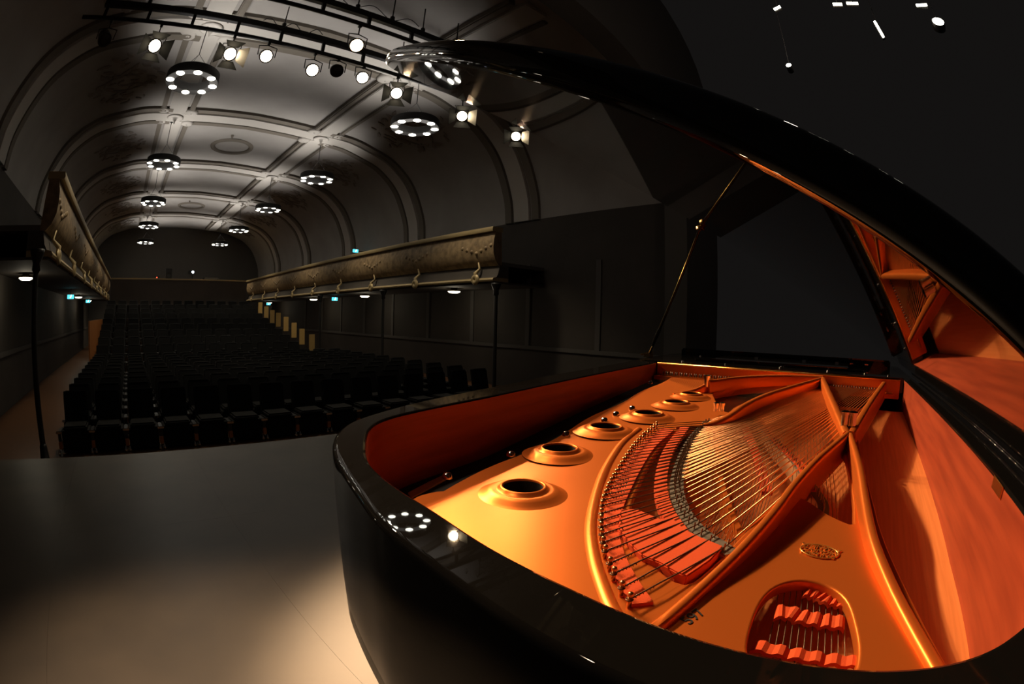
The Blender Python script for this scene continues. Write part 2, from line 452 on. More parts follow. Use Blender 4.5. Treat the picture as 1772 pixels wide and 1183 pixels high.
post('thin dark column at the far corner where the left balcony meets the rear one', -1.6, 35.3, hz+1.9, 1.9)

# ------------------------------------------------------------------ chandeliers
def chandelier(x, y, label, e, rot):
    c = thing('ring_chandelier', label, 'chandelier', (x, y, 6.22), rot, 'ring chandeliers')
    return c
pos = [(.66, 10.4, 'nearest black ring chandelier with eight lights, hanging on the left of the vault', 0.1),
       (6.72, 10.35, 'nearest black ring chandelier on the right of the vault, below the piano lid edge', 0.3),
       (.68, 17.0, 'second black ring chandelier in the left row, below the big one', 0.2),
       (6.65, 16.75, 'second black ring chandelier in the right row, near the vault curve', 0.05),
       (.72, 23.3, 'third ring chandelier in the left row, small in the distance', 0.15),
       (6.6, 22.85, 'third ring chandelier in the right row, small in the distance', 0.25),
       (.80, 29.7, 'fourth ring chandelier in the left row, above the farthest one', 0.1),
       (6.67, 29.4, 'fourth ring chandelier in the right row, beside the last lit vault rib', 0.3),
       (.86, 36.4, 'farthest ring chandelier in the left row, low over the rear balcony', 0.0),
       (6.70, 35.8, 'farthest ring chandelier in the right row, low over the rear balcony', 0.2)]
ring0 = None
for (x, y, lab, rot) in pos:
    if ring0 is None:
        ring0 = thing('ring_chandelier', lab, 'chandelier', (x, y, 6.22), rot, 'ring chandeliers')
        mb = MB(); mb.lathe([(.44, 0), (.64, 0), (.65, .02), (.65, .20), (.63, .22), (.45, .22), (.43, .20), (.43, .02), (.44, 0)], n=56)
        mb.build('ring', M_RINGB, ring0, angle=40)
        mbd = MB(); mbd.lathe([(.001, -.014), (.08, -.014), (.098, -.006), (.104, .004)], n=20); dm = mbd.mesh('downlight', True)
        for k in range(8):
            a = 2*PI*k/8; o = link('downlight', dm, M_LED, ring0); o.location = (.54*math.cos(a), .54*math.sin(a), 0)
        mb = MB()
        for k in range(3):
            a = 2*PI*k/3; mb.tube([(.54*math.cos(a), .54*math.sin(a), .2), (0, 0, .75)], .006, 5)
        mb.tube([(0, 0, .75), (0, 0, 1.62)], .012, 6); mb.lathe([(.08, 1.62), (.07, 1.56), (.02, 1.54)], n=12)
        mb.build('suspension', M_RINGB, ring0)
    else:
        r = dup(ring0, (x, y, 6.22), rot, lab)
    light('SPOT', 'chandelier_uplight', (x, y, 6.30), 9, (1.0, .95, .88), (x, y, 9), .25, 156, 1.0)
    light('SPOT', 'ceiling_fill', (x, y, 5.1), 560, (1.0, .95, .89), (x+(AX-x)*.40, y, 9), .9, 104, 1.0)  # unseen fill added below the ring to brighten the ceiling coffers
    light('SPOT', 'chandelier_downlight', (x, y, 6.18), 460 if y > 34 else 330, (1.0, .84, .60), (x, y, 0), .2, 104, .55)

# ------------------------------------------------------------------ lighting trusses
def truss(label, y, zl, zu, x0, x1, hang, step=1.0):
    t = thing('lighting_truss', label, 'truss', ((x0+x1)/2, y, zl)); cx = (x0+x1)/2
    mb = MB(); mb.tube([(x0-cx, 0, 0), (x1-cx, 0, 0)], .045, 8); mb.build('lower_rail', M_TRUSS, t, smooth=True)
    mb = MB(); mb.box(x0-cx+.4, x1-cx, -.06, .06, zu-zl-.07, zu-zl+.07); mb.build('upper_rail', M_TRUSS, t, bevel=.01)
    x = x0+.5
    rm = MB(); rm.box(-.035, .035, -.03, .03, 0, zu-zl-.05); me = rm.mesh('rung')
    while x < x1:
        o = link('rung', me, M_TRUSS, t); o.location = (x-cx, 0, 0); x += step
    for x in hang:
        mb = MB(); mb.tube([(x-cx, 0, zu-zl), (x-cx, 0, 7.7-zl)], .014, 6); mb.lathe([(.05, zu-zl+.07), (.05, zu-zl+.16), (.015, zu-zl+.2)], (x-cx, 0, 0), 8)
        mb.build('suspension_rod', M_TRUSS, t)
    return t
truss('long black lighting truss carrying the row of lit spotlights across the hall', 8.85, 1.22+5.50, 1.22+5.84, -2.3, 13.0, [-.9, 2.2, 5.2, 8.0])
truss('second black lighting truss hanging nearer and higher, top of the picture', 7.4, 1.22+5.50, 1.22+5.76, -1.0, 12.0, [.8, 3.2, 4.0, 4.75, 5.65])
# power cables looping over the trusses
for (y, z, xs_, lab) in ((8.78, 6.72+.42, [1.7, 3.1], 'thin black power cable looping along the long lighting truss'), (7.33, 7.1, [2.4, 4.6], 'thin black power cable looping along the nearer lighting truss')):
    mb = MB(); pts = []
    for k in range(25):
        t = k/24; pts.append(((xs_[1]-xs_[0])*(t-.5), 0, .10*math.sin(t*5*PI)))
    mb.tube(pts, .009, 5); o = mb.build('power_cable', M_TRUSS); o.location = ((xs_[0]+xs_[1])/2, y, z); tag(o, lab, 'cable')

PIANO_C = Vector((1.35, .55, .95))
def spotlight(label, x, y, z, hang, lit, doors, power=0, target=None, dim=False, bscale=1.0, cam_face=False):
    tgt = Vector(target) if target else PIANO_C
    s = thing('stage_spotlight', label, 'spotlight', (x, y, z), 0, 'stage spotlights on the trusses')
    d = (tgt-Vector((x, y, z))).normalized(); q = d.to_track_quat('-Z', 'Y').to_matrix().to_4x4()
    R = q
    mb = MB(); mb.lathe([(.001, .34), (.09, .34), (.13, .30), (.14, .05), (.15, .0), (.15, -.04), (.125, -.04), (.12, .0)], n=20, M=R); mb.build('housing', M_TRUSS, s, angle=40)
    mb = MB(); mb.lathe([(.001, -.050), (.06, -.046), (.12, -.030), (.138, -.012), (.14, .0)], n=20, M=R)
    mb.build('lens', (M_SPOT2 if dim else M_SPOT) if lit else M_RINGB, s, smooth=True)
    if hang:
        hang = 1.22+5.50-.046-z
        mb = MB(); mb.tube([(-.19, 0, 0), (-.20, 0, .22), (0, 0, .26), (.20, 0, .22), (.19, 0, 0)], .012, 6); mb.tube([(0, 0, .26), (0, 0, hang)], .014, 6)
        mb.box(-.03, .03, -.03, .03, hang-.05, hang); mb.build('yoke', M_TRUSS, s)
    if doors:
        for k, L in ((0, .28), (1, .30), (2, .28), (3, .30)):
            mb = MB(); A = R @ Matrix.Rotation(k*PI/2, 4, 'Z') @ Matrix.Translation((0, .145, -.04)) @ Matrix.Rotation(math.radians(38 if k % 2 else 28), 4, 'X')
            P = [(-.12, 0), (.12, 0), (.21, L), (-.21, L)]
            vs = [mb.bm.verts.new(A @ Vector((px, 0, -py))) for px, py in P]; v2 = [mb.bm.verts.new(A @ Vector((px, .004, -py))) for px, py in P]
            mb.bm.faces.new(vs); mb.bm.faces.new(v2[::-1])
            for j in range(4): mb.bm.faces.new((vs[j], vs[(j+1) % 4], v2[(j+1) % 4], v2[j]))
            mb.build('barn_door_flap', M_FLAPLIT if (k == 1 and doors == 3) else M_FLAP, s)
    if power:
        light('SPOT', 'spotlight_beam', Vector((x, y, z))+d*.36, power*3.8, WARM, tgt, .09, 22, .6)
    return s
ZS = 1.22+.566*8.85
spotlight('unlit black spotlight at the left end of the long truss', -1.58, 8.85, ZS, .45, False, 0, target=(1, 3, 0))
spotlight('leftmost lit spotlight on the long truss, glaring, with dark barn doors below', -.44, 8.85, 1.22+.560*8.85, .5, True, 1, 140)
spotlight('second lit spotlight on the long truss, one bright flap to its right', 1.20, 8.85, ZS, .5, True, 3, 140)
spotlight('third lit spotlight on the long truss, without barn doors', 1.98, 8.85, 1.22+.578*8.85, .42, True, 0, 140)
spotlight('brightest lit spotlight, fourth on the long truss, halfway to the piano lid', 3.06, 8.85, 1.22+.568*8.85, .45, True, 0, 640)
spotlight('unlit round spotlight between the brightest lamp and the tip of the piano lid', 3.62, 8.85, 1.22+.583*8.85, .4, False, 0)
spotlight('lit spotlight just under the tip of the piano lid', 4.26, 8.85, 1.22+.583*8.85, .4, True, 0, 640)
spotlight('dim orange lit spotlight hanging from the nearer truss above the lid tip', 3.33, 7.4, 1.22+.672*7.4, .5, True, 0, 60, dim=True)
spotlight('lit spotlight with open barn doors right of the lid tip', 5.17, 8.85, 1.22+.567*8.85, .45, True, 1, 300, dim=False)
spotlight('lit spotlight with barn doors half hidden by the piano lid, middle of three', 7.10, 8.85, 1.22+.562*8.85, .45, True, 3, 170)
spotlight('rightmost lit spotlight with a bright flap under the piano lid edge', 9.00, 8.85, 1.22+.560*8.85, .45, True, 3, 210)

# ------------------------------------------------------------------ lamps and signs under the balconies
def globe(x, y, label):
    g = thing('ceiling_lamp', label, 'lamp', (x, y, 2.17), 0, 'round lamps under the balconies')
    mb = MB(); mb.lathe([(.001, -.16), (.14, -.155), (.20, -.12), (.20, -.10)], n=20); mb.build('diffuser', M_LAMP, g, smooth=True)
    mb = MB(); mb.lathe([(.20, -.10), (.215, -.10), (.215, -.075), (.10, -.04), (.10, 0)], n=20); mb.build('mount', M_BTRIM, g, smooth=True)
    light('POINT', 'ceiling_lamp_glow', (x, y, 1.92), 9, (1, .88, .66), size=.15)
for (x, y, l) in ((9.9, 12.35, 'nearest round lamp under the right balcony, by the first iron column'), (9.9, 18.4, 'second round lamp under the right balcony'),
                  (9.9, 24.2, 'third round lamp under the right balcony'), (9.9, 32.5, 'farthest round lamp under the right balcony'),
                  (-2.95, 12.0, 'round lamp under the left balcony beside the far left iron column'), (-2.9, 24.5, 'small distant round lamp under the left balcony between two exit signs'),
                  (-2.9, 30.5, 'farthest round lamp under the left balcony')):
    globe(x, y, l)
def exit_sign(x, y, z, label, s=.75, top=0):
    g = thing('exit_sign', label, 'sign', (x, y, z), 0, 'illuminated exit signs')
    mb = MB(); mb.box(-.19*s, .19*s, 0, .06, -.10*s, .10*s); mb.build('light_box', M_EXIT, g, bevel=.008)
    mb = MB(); mb.box(-.20*s, .20*s, .06, .09, -.115*s, .115*s); mb.build('housing', M_POST, g)
    if top: MB().tube([(0, .075, .1), (0, .075, top-z-.002)], .012, 6).build('hanger', M_POST, g)
    else: MB().box(.1, WR-x, .06, .09, -.02, .02).build('bracket', M_POST, g)
    mb = MB()      # running figure pictogram
    mb.box(.0, .05*s, -.004, 0, -.01, .05*s); mb.box(-.03*s, .02*s, -.004, 0, -.06*s, -.01); mb.lathe([(.001, 0), (.018*s, 0)], (.045*s, -.003, .07*s), 8, Matrix.Rotation(PI/2, 4, 'X'))
    mb.build('pictogram', M_LAMP, g)
exit_sign(10.6, 20.8, 1.22+.148*20.8, 'blue-green exit sign above the rail of the right balcony')
exit_sign(9.6, 20.8, 1.22+.037*20.8, 'blue-green exit sign under the right balcony between two round lamps', top=2.17)
exit_sign(9.6, 31.6, 1.96, 'farthest blue-green exit sign under the right balcony above the cream boards', top=2.17)
exit_sign(-2.6, 19.0, 1.22+.035*19.0, 'blue-green exit sign under the left balcony, left of the small lamp', top=2.17)
exit_sign(-2.7, 28.0, 1.96, 'blue-green exit sign under the left balcony, right of the small lamp', top=2.17)
# equipment on the rear balcony
p = thing('projector', 'small projector with a white light above the rear balcony rail', 'projector', (4.8, 36.3, 4.25))
mb = MB(); mb.box(-.28, .28, 0, .5, -.12, .12); mb.build('housing', M_POST, p, bevel=.02)
mb = MB(); mb.lathe([(.001, .03), (.07, .02), (.09, 0)], n=14, M=Matrix.Translation((0, 0, 0)) @ Matrix.Rotation(PI/2, 4, 'X')); mb.build('lens', M_WLED, p, smooth=True)
mb = MB(); mb.tube([(0, .25, -.12), (0, .25, -.53)], .03, 8); mb.build('stand', M_POST, p)
for (x, lab) in ((2.9, 'dark loudspeaker standing on the rear balcony left of the white light'), (6.3, 'dark mixing desk on the rear balcony right of the white light')):
    g = thing('loudspeaker' if x < 4 else 'mixing_desk', lab, 'loudspeaker' if x < 4 else 'mixer', (x, 36.3, 3.72))
    if x < 4:
        mb = MB(); mb.box(-.25, .25, 0, .4, 0, .75); mb.build('cabinet', M_POST, g, bevel=.02)
        mb = MB(); mb.lathe([(.001, .01), (.10, .0), (.17, .03)], (0, 0, 0), 14, Matrix.Translation((0, -.02, .3)) @ Matrix.Rotation(PI/2, 4, 'X')); mb.build('cone', M_SEATP, g, smooth=True)
    else:
        mb = MB(); mb.box(-.6, .6, 0, .5, 0, .18); mb.build('desk_body', M_POST, g, bevel=.02)
        mb = MB()
        for k in range(9): mb.box(-.5+k*.12, -.46+k*.12, .1, .16, .18, .2)
        mb.build('fader_row', M_CHROME, g)['kind'] = 'stuff'
g = thing('stage_box', 'small box with a red light on the rear balcony rail at the left', 'box', (1.95, 36.0, 3.72))
mb = MB(); mb.box(-.2, .2, 0, .2, 0, .16); mb.build('case', M_POST, g, bevel=.01)
mb = MB(); mb.box(-.05, .05, -.02, 0, .04, .12); mb.build('indicator', M_RLED, g)

# ------------------------------------------------------------------ seats
def seat_parts(full_detail):
    P = []
    mb = MB(); mb.box(-.235, .235, .02, .48, .38, .46); P.append(('cushion', mb.mesh('cushion', False, .025), M_SEAT))
    mb = MB(); mb.box(-.28, .28, .07, .50, .03, .375); P.append(('seat_base', mb.mesh('seat_base', False, .01), M_SEAT))
    mb = MB(); mb.box(-.24, .24, .0, .06, .0, .5, Matrix.Translation((0, .44, .44)) @ Matrix.Rotation(math.radians(-12), 4, 'X')); P.append(('backrest', mb.mesh('backrest', False, .02), M_SEAT))
    mb = MB(); mb.box(-.25, .25, .055, .075, -.08, .52, Matrix.Translation((0, .44, .44)) @ Matrix.Rotation(math.radians(-12), 4, 'X')); mb.box(-.2, .2, -.005, .08, .5, .525, Matrix.Translation((0, .44, .44)) @ Matrix.Rotation(math.radians(-12), 4, 'X')); P.append(('back_shell', mb.mesh('back_shell', False, .008), M_SEATP))
    return P
seat_mats = [M_SEAT, M_SEATP, M_SWOOD, M_CHROME]
def side_frame_parts():
    P = []
    mb = MB(); mb.box(-.325-.035, -.325+.035, .02, .10, .10, .22); P.append(('front_leg', mb.mesh('front_leg', False, .008), M_SWOOD))
    mb = MB(); mb.box(-.325-.03, -.325+.03, .03, .09, .22, .36); mb.box(-.325-.02, -.325+.02, .05, .5, .30, .36); mb.box(-.325-.02, -.325+.02, .42, .48, .0, .36); P.append(('side_frame', mb.mesh('side_frame', False, .006), M_SEATP))
    mb = MB(); mb.box(-.325-.035, -.325+.035, .05, .40, .355, .375); P.append(('armrest', mb.mesh('armrest', False, .006), M_SEATP))
    mb = MB(); mb.box(-.325-.06, -.325+.06, .0, .05, .352, .385); P.append(('armrest_cap', mb.mesh('armrest_cap', False, .006), M_CHROME))
    mb = MB()
    for s in (-1, 1):
        mb.lathe([(.001, .0), (.022, .006), (.034, .030), (.022, .058), (.012, .10)], (-.325+s*.042, .02, 0), 12)
    P.append(('foot', mb.mesh('foot', True), M_CHROME))
    return P
SP = seat_parts(True)+side_frame_parts()
def joined(parts):
    me = bpy.data.meshes.new('auditorium_seat'); bm = bmesh.new(); mats = []
    for nm, m, mt in parts:
        if mt not in mats: mats.append(mt)
        k = len(bm.faces); bm.from_mesh(m); bm.faces.ensure_lookup_table()
        for f in bm.faces[k:]: f.material_index = mats.index(mt)
    bm.to_mesh(me); bm.free()
    for m in mats: me.materials.append(m)
    return me
far_me = joined([p for p in SP if p[0] not in ('armrest_cap', 'front_leg', 'foot')])
proto = None
ORD = ['first', 'second', 'third', 'fourth', 'fifth', 'sixth', 'seventh', 'eighth', 'ninth', 'tenth', 'eleventh', 'twelfth', 'thirteenth', 'fourteenth', 'fifteenth']
SX = [-1.49+.65*k+.325 for k in range(15)]
ROWN = ['front', 'second', 'third', 'fourth', 'fifth', 'sixth', 'seventh', 'eighth', 'ninth', 'tenth', 'first raked', 'second raked', 'third raked', 'fourth raked', 'fifth raked', 'sixth raked', 'seventh raked', 'eighth raked', 'last raked']
for r in range(19):
    if r < 10: y = 8.3+.92*r; z = hz
    else: y = 17.75+1.08*(r-10); z = hz+.22*(r-9)
    for k, x in enumerate(SX):
        if r >= 10 and k > 12: continue
        lab = 'dark auditorium seat, %s from the left end of the %s row' % (ORD[k], ROWN[r])
        if r < 3:
            if proto is None:
                proto = thing('auditorium_seat', lab, 'seat', (x, y, z), 0, 'seats in the hall')
                for nm, me, mt in SP: link(nm, me, mt, proto)
            else: dup(proto, (x, y, z), None, lab)
        else:
            o = bpy.data.objects.new('auditorium_seat', far_me); C.objects.link(o); o.location = (x, y, z)
            tag(o, lab, 'seat', 'seats in the hall')
# floor rail tying the front row together
o = MB().tube([(-1.49-3.5, 0, 0), (8.3-3.5, 0, 0)], .022, 8).build('floor_rail', M_CHROME); o.location = (3.5, 8.42, hz+.07)
tag(o, 'thin metal rail running along the feet of the front row of seats', 'rail')
# cream boards at the row ends, right side of the raked block
for k in range(8):
    y = [17.9, 19.0, 20.1, 21.1, 22.2, 23.3, 24.4, 25.6][k]; zc = 1.22+[-.058, -.045, -.031, -.018, -.009, -.003, .005, .014][k]*y
    o = MB().box(-.12, .12, 0, .04, -.55 if k == 7 else -.32, .32).build('row_end_board', M_PANEL, bevel=.008); o.location = ([.407, .383, .364, .345, .327, .313, .299, .285][k]*y, y, zc)
    tag(o, 'cream board at a row end of the raked seats, '+['nearest and lowest', 'second nearest', 'third nearest', 'fourth nearest', 'fifth nearest', 'sixth nearest', 'seventh nearest', 'farthest and highest'][k], 'board', 'cream boards at the row ends')
# side board of the raked block on the left
o = MB().box(-.03, .03, 0, 8.5, 0, 2.0).build('tier_side_board', M_SWOOD); o.location = (-1.62, 17.4, hz)
tag(o, 'brown wooden side board of the raked seating at the left aisle', 'board')

# ------------------------------------------------------------------ practical lights high over the stage side

EYE = Vector((0, 0, 1.2187))
def worklamp(kind, d, dist, label, L=.3, tilt=0, s=.09):
    p = EYE+Vector(d)*dist
    g = thing('work_lamp' if kind == 'disc' else 'tube_lamp', label, 'lamp', p)
    if kind == 'tube':
        a = Vector((0, math.cos(tilt), math.sin(tilt)))*L/2
        MB().tube([-a, a], .022, 8).build('tube', M_TUBE, g, smooth=True)
        o = a.normalized().cross(Vector((1, 0, 0)))*.0
        MB().tube([-a*1.05+Vector((.05, 0, .0)), a*1.05+Vector((.05, 0, .0))], .03, 6).build('holder', M_POST, g)
    else:
        M = Matrix.Rotation(math.radians(-70), 4, 'Y')
        MB().lathe([(.001, .012), (s*.6, .008), (s, 0)], n=18, M=M).build('lens', M_TUBE, g, smooth=True)
        MB().lathe([(s, 0), (s*1.15, -.01), (s*1.1, -.14), (.001, -.18)], n=18, M=M).build('housing', M_POST, g, smooth=True)
    MB().tube([(.05, 0, 0), (.05, 0, 7.36-p.z)], .004, 5).build('suspension_rod', M_POST, g)
worklamp('tube', (.836, -.0725, .545), 8, 'upright glowing tube lamp high in the dark above the piano lid', .30, PI/2-.2)
worklamp('disc', (.814, -.203, .545), 8, 'oval work lamp glowing near the top right corner', s=.10)
worklamp('disc', (.858, .136, .496), 8, 'tiny work lamp glowing in the dark just above the middle of the lid', s=.045)
worklamp('tube', (.807, -.003, .591), 8, 'short tube lamp at the top edge, left one of a close pair', .15, .12)
worklamp('tube', (.807, -.034, .590), 8, 'short tube lamp at the top edge, right one of a close pair', .19, .12)
worklamp('tube', (.800, -.178, .573), 8, 'single short tube lamp at the top edge near the right corner', .19, -.05)
worklamp('tube', (.796, .121, .593), 8, 'faint short tube lamp at the top edge left of the close pair', .12, -.35)
struct(MB().box(6.2, 7.1, -2.2, 1.9, 7.355, 7.46).build('lighting_bridge', M_POST))   # lighting bridge over the stage

# ================================================================== THE GRAND PIANO
PSI = 0.0743144
OX, OY = 1.5, .35
pw = Matrix.Rotation(PSI, 4, 'Z') @ Vector((OX, OY, 0))
piano = thing('grand_piano', 'black concert grand piano with its lid propped open, gold plate and strings showing', 'piano', pw, PSI)
def U(u, v, zb=0): return Vector((u-OX, v-OY, 1-zb))
def plate_z(x):
    u = x+OX
    return 1-(.15 if u <= 1 else .15-.085*(u-1)/1.6)
RIM = [((3.3, 1.19), (3.3, 1.33)), ((2.9, 1.16), (2.9, 1.31)), ((2.5, 1.10), (2.55, 1.25)), ((2.0, 1.058), (2.0, 1.185)), ((1.618, 1.020), (1.6, 1.14)), ((1.3, .978), (1.3, 1.085)), ((1.017, .935), (.99, 1.03)), ((.757, .90), (.74, .97)),
       ((.612, .863), (.54, .885)), ((.525, .803), (.446, .802)), ((.444, .695), (.391, .72)), ((.390, .60), (.348, .62)), ((.362, .50), (.308, .51)), ((.345, .40), (.275, .41)), ((.322, .29), (.252, .29)), ((.307, .18), (.232, .18)),
       ((.296, .09), (.220, .08)), ((.293, .0), (.214, -.01)), ((.298, -.08), (.218, -.10)), ((.315, -.15), (.232, -.19)), ((.345, -.205), (.262, -.27)), ((.40, -.262), (.315, -.335)), ((.48, -.303), (.40, -.375)), ((.60, -.322), (.52, -.39)),
       ((.9, -.325), (.9, -.39)), ((1.5, -.325), (1.5, -.39)), ((2.4, -.325), (2.4, -.39)), ((3.3, -.325), (3.3, -.39))]
inn = catmull([(a[0], a[1], 0) for a, b in RIM], 8); out = catmull([(b[0], b[1], 0) for a, b in RIM], 8)
mb = MB(); rows = []; rows2 = []
ml = MB()
H0 = .34
for i, (p, q) in enumerate(zip(inn, out)):
    e = (q-p).normalized(); r = .006
    pr = [(q, -H0), (q, -r*1.6), (q-e*r*.45, -r*.45), (q-e*r*1.6, 0), (p+e*r*.8, 0), (p+e*r*.2, -r*.25), (p, -r*.9)]
    rows.append([mb.bm.verts.new((c.x-OX, c.y-OY, 1+z)) for c, z in pr])
    pr2 = [(p-e*.0006, -r*.9), (p-e*.0006, -.285)]
    rows2.append([ml.bm.verts.new((c.x-OX, c.y-OY, 1+z)) for c, z in pr2])
for a, b in zip(rows, rows[1:]):
    for k in range(6): mb.bm.faces.new((a[k], a[k+1], b[k+1], b[k]))
for a, b in zip(rows2, rows2[1:]): ml.bm.faces.new((a[0], a[1], b[1], b[0]))
sharp_flat(mb.build('rim', M_BLACK, piano, angle=50).data)
ml.build('rim_lining', M_VENEER, piano, smooth=True)
mb = MB(); mb.prism([(p.x-OX, p.y-OY) for p in out], .66, .70); mb.build('underside', M_BLACK, piano)
# cheek blocks, keybed, keyboard cover, music-desk shelf
mb = MB(); mb.box(2.605-OX, 3.3-OX, -.325-OY, 1.2-OY, .93, 1.004); mb.build('desk_shelf', M_BLACK, piano, bevel=.006)
mb = MB(); mb.box(3.3-OX, 3.55-OX, -.39-OY, 1.33-OY, .66, .93); mb.box(3.3-OX, 3.55-OX, -.39-OY, -.30-OY, .93, 1.0); mb.box(3.3-OX, 3.55-OX, 1.22-OY, 1.33-OY, .93, 1.0); mb.build('keybed', M_BLACK, piano, bevel=.008)
mb = MB(); mb.box(3.30-OX, 3.33-OX, -.30-OY, 1.22-OY, .93, 1.05); mb.build('fallboard', M_BLACK, piano, bevel=.008)
mb = MB(); mb.box(2.80-OX, 2.815-OX, -.1-OY, .95-OY, 1.004, 1.016); mb.box(3.2-OX, 3.215-OX, -.1-OY, .95-OY, 1.004, 1.016); mb.box(2.8-OX, 3.22-OX, .0-OY, .85-OY, 1.012, 1.024); mb.build('music_desk', M_BLACK, piano, bevel=.003)
for v in (-.12, -.02, .08, .30, .62):
    mb = MB(); mb.box(3.10-OX, 3.16-OX, v-.012-OY, v+.012-OY, 1.024, 1.032); mb.build('desk_hinge', M_CHROME, piano)
for (u, v) in ((2.68, .98), (2.70, .72), (2.72, .40), (2.72, .12), (2.71, -.10), (2.69, -.24), (3.24, 1.05), (3.24, .55), (3.24, .05)):
    MB().lathe([(.008, 0), (.0075, .004), (.005, .007), (.001, .008)], (u-OX, v-OY, 1.004), 12).build('glint_dome', M_CHROME, piano, smooth=True)  # chrome domes added to make glints on the shelf
# legs
for (u, v) in ((.85, .2), (2.9, -.2), (2.9, 1.1)):
    mb = MB(); mb.lathe([(.001, 0), (.03, .01), (.035, .06), (.02, .09), (.05, .12), (.045, .2), (.06, .5), (.085, .6), (.09, .66)], (u-OX, v-OY, 0), 8); mb.build('leg', M_BLACK, piano, bevel=0)
mb = MB(); mb.box(3.05-OX, 3.12-OX, .25-OY, .29-OY, .12, .66); mb.box(3.05-OX, 3.12-OX, .5-OY, .54-OY, .12, .66); mb.box(3.0-OX, 3.2-OX, .22-OY, .57-OY, .06, .13); mb.tube([(3.1-OX, .4-OY, .13), (3.1-OX, .4-OY, .0)], .01, 6); mb.build('pedal_lyre', M_BLACK, piano, bevel=.006)

# soundboard
mb = MB(); pts = [(p.x-OX, p.y-OY) for p in inn if p.x <= 2.62]
n = len(pts)
mb.prism([(x, y, 0) for x, y in pts], -.012, 0)
bmesh.ops.bisect_plane(mb.bm, geom=mb.bm.verts[:]+mb.bm.edges[:]+mb.bm.faces[:], plane_co=(1-OX, 0, 0), plane_no=(1, 0, 0), dist=1e-6)
for v in mb.bm.verts: v.co.z += plate_z(v.co.x)-.082
mb.build('soundboard', M_SPRUCE, piano)
# black shadow gap ledge screws come with the plate below

# gold plate: outline set in from the rim, openings for the strings
def inset(pts, d):
    o = []
    for i, p in enumerate(pts):
        a = pts[max(i-1, 0)]; b = pts[min(i+1, len(pts)-1)]; t = (b-a).normalized(); o.append(p+Vector((t.y, -t.x, 0))*d)
    return o
core = [p for p in inn if p.x <= 2.60]
# bent side and tail: narrow gap; spine side the plate stays well away from the rim
bent = [p for p in core if p.y > .02]
edge = []
for i, p in enumerate(bent):
    a = bent[max(i-1, 0)]; b = bent[min(i+1, len(bent)-1)]; t = (b-a).normalized(); nrm = Vector((-t.y, t.x, 0))
    d = .120+.008*math.sin(p.x*11+1.0) if p.x > .62 else max(.03, .12-(.62-p.x)*.45)
    if p.y < .55 and p.x < .45: d = .02
    edge.append(p+nrm*d)
spineside = [Vector((a[0]+OX, a[1]+OY, 0)) for a in [(-1.0012,-0.5833,0.85), (-0.8856,-0.5448,0.85), (-0.7312,-0.5056,0.85), (-0.5883,-0.479,0.85), (-0.3987,-0.457,0.8554), (-0.1154,-0.4285,0.8704), (0.1845,-0.4125,0.8864), (0.4803,-0.4483,0.9021), (1.2607,-0.5806,0.9435)]]
outer = [(p.x-OX, p.y-OY) for p in edge]+[(.33-OX, -.03-OY)]+[(p.x-OX, p.y-OY) for p in catmull(spineside, 5)]
def loop(l, per=5, sm=True):
    return [(p.x, p.y) for p in (catmull(l, per, True) if sm else [Vector(q) for q in l])]
H1 = loop([(0.0132,0.1898,0.8773), (-0.138,0.1854,0.8692), (-0.349,0.1429,0.858), (-0.5055,0.0969,0.85), (-0.6421,0.0487,0.85), (-0.7446,-0.0038,0.85), (-0.8116,-0.0559,0.85), (-0.8614,-0.1128,0.85), (-0.8842,-0.1659,0.85), (-0.8243,-0.1817,0.85), (-0.6673,-0.1973,0.85), (-0.3384,-0.238,0.8586), (-0.0091,-0.3058,0.8761), (0.2154,-0.3379,0.888), (0.5876,-0.2812,0.9078), (1.0436,-0.2214,0.932), (0.9447,-0.1514,0.9267), (0.5369,-0.0117,0.9051), (0.264,0.0505,0.8906), (0.1072,0.1061,0.8823)], 3)
H2 = loop([(0.7319,0.2946,0.9154), (0.9423,0.1561,0.9266), (1.1848,-0.1114,0.9395), (0.7387,0.0257,0.9158), (0.4551,0.1108,0.9007), (0.3326,0.1249,0.8942)], 4)
H3 = loop([(1.1994,-0.2348,0.9403), (1.265,-0.3907,0.9438), (1.2627,-0.5346,0.9436), (0.7784,-0.4551,0.9179), (0.3813,-0.3885,0.8968), (0.3716,-0.36,0.8963)], 3)
H4 = loop([(-0.0379,-0.3492,0.8745), (-0.1297,-0.3785,0.8697), (-0.5294,-0.4117,0.85), (-0.5048,-0.3602,0.85), (-0.4466,-0.3068,0.8528), (-0.4136,-0.2785,0.8546)], 3)
H5 = loop([(-0.9546,-0.2902,0.85), (-0.8846,-0.2868,0.85), (-0.833,-0.2995,0.85), (-0.8024,-0.3321,0.85), (-0.8045,-0.3765,0.85), (-0.8377,-0.4109,0.85), (-0.8985,-0.4309,0.85), (-0.9722,-0.4443,0.85), (-1.0216,-0.4372,0.85), (-1.0486,-0.3898,0.85), (-1.0488,-0.3325,0.85), (-1.0113,-0.303,0.85)], 4)
H6 = loop([(0.79,0.5787,0.9185), (1.0082,0.525,0.9301), (0.9029,0.378,0.9245), (0.7603,0.369,0.917), (0.6844,0.444,0.9129)], 3)
ROS = [(-0.7204,0.2666,0.85), (-0.4156,0.3848,0.8545), (-0.1401,0.3957,0.8691), (0.1043,0.3558,0.8821), (0.3374,0.3383,0.8945), (0.5351,0.3435,0.905)]
loops = [outer, H1, H2, H3, H4, H5]
RR = [.046, .048, .050, .050, .048, .045]
for c, r in zip(ROS, RR):
    loops.append([(c[0]+r*math.cos(2*PI*k/28), c[1]+r*math.sin(2*PI*k/28)) for k in range(28)])
me = filled('plate', loops, .006, .0045, 3)
bm_ = bmesh.new(); bm_.from_mesh(me)
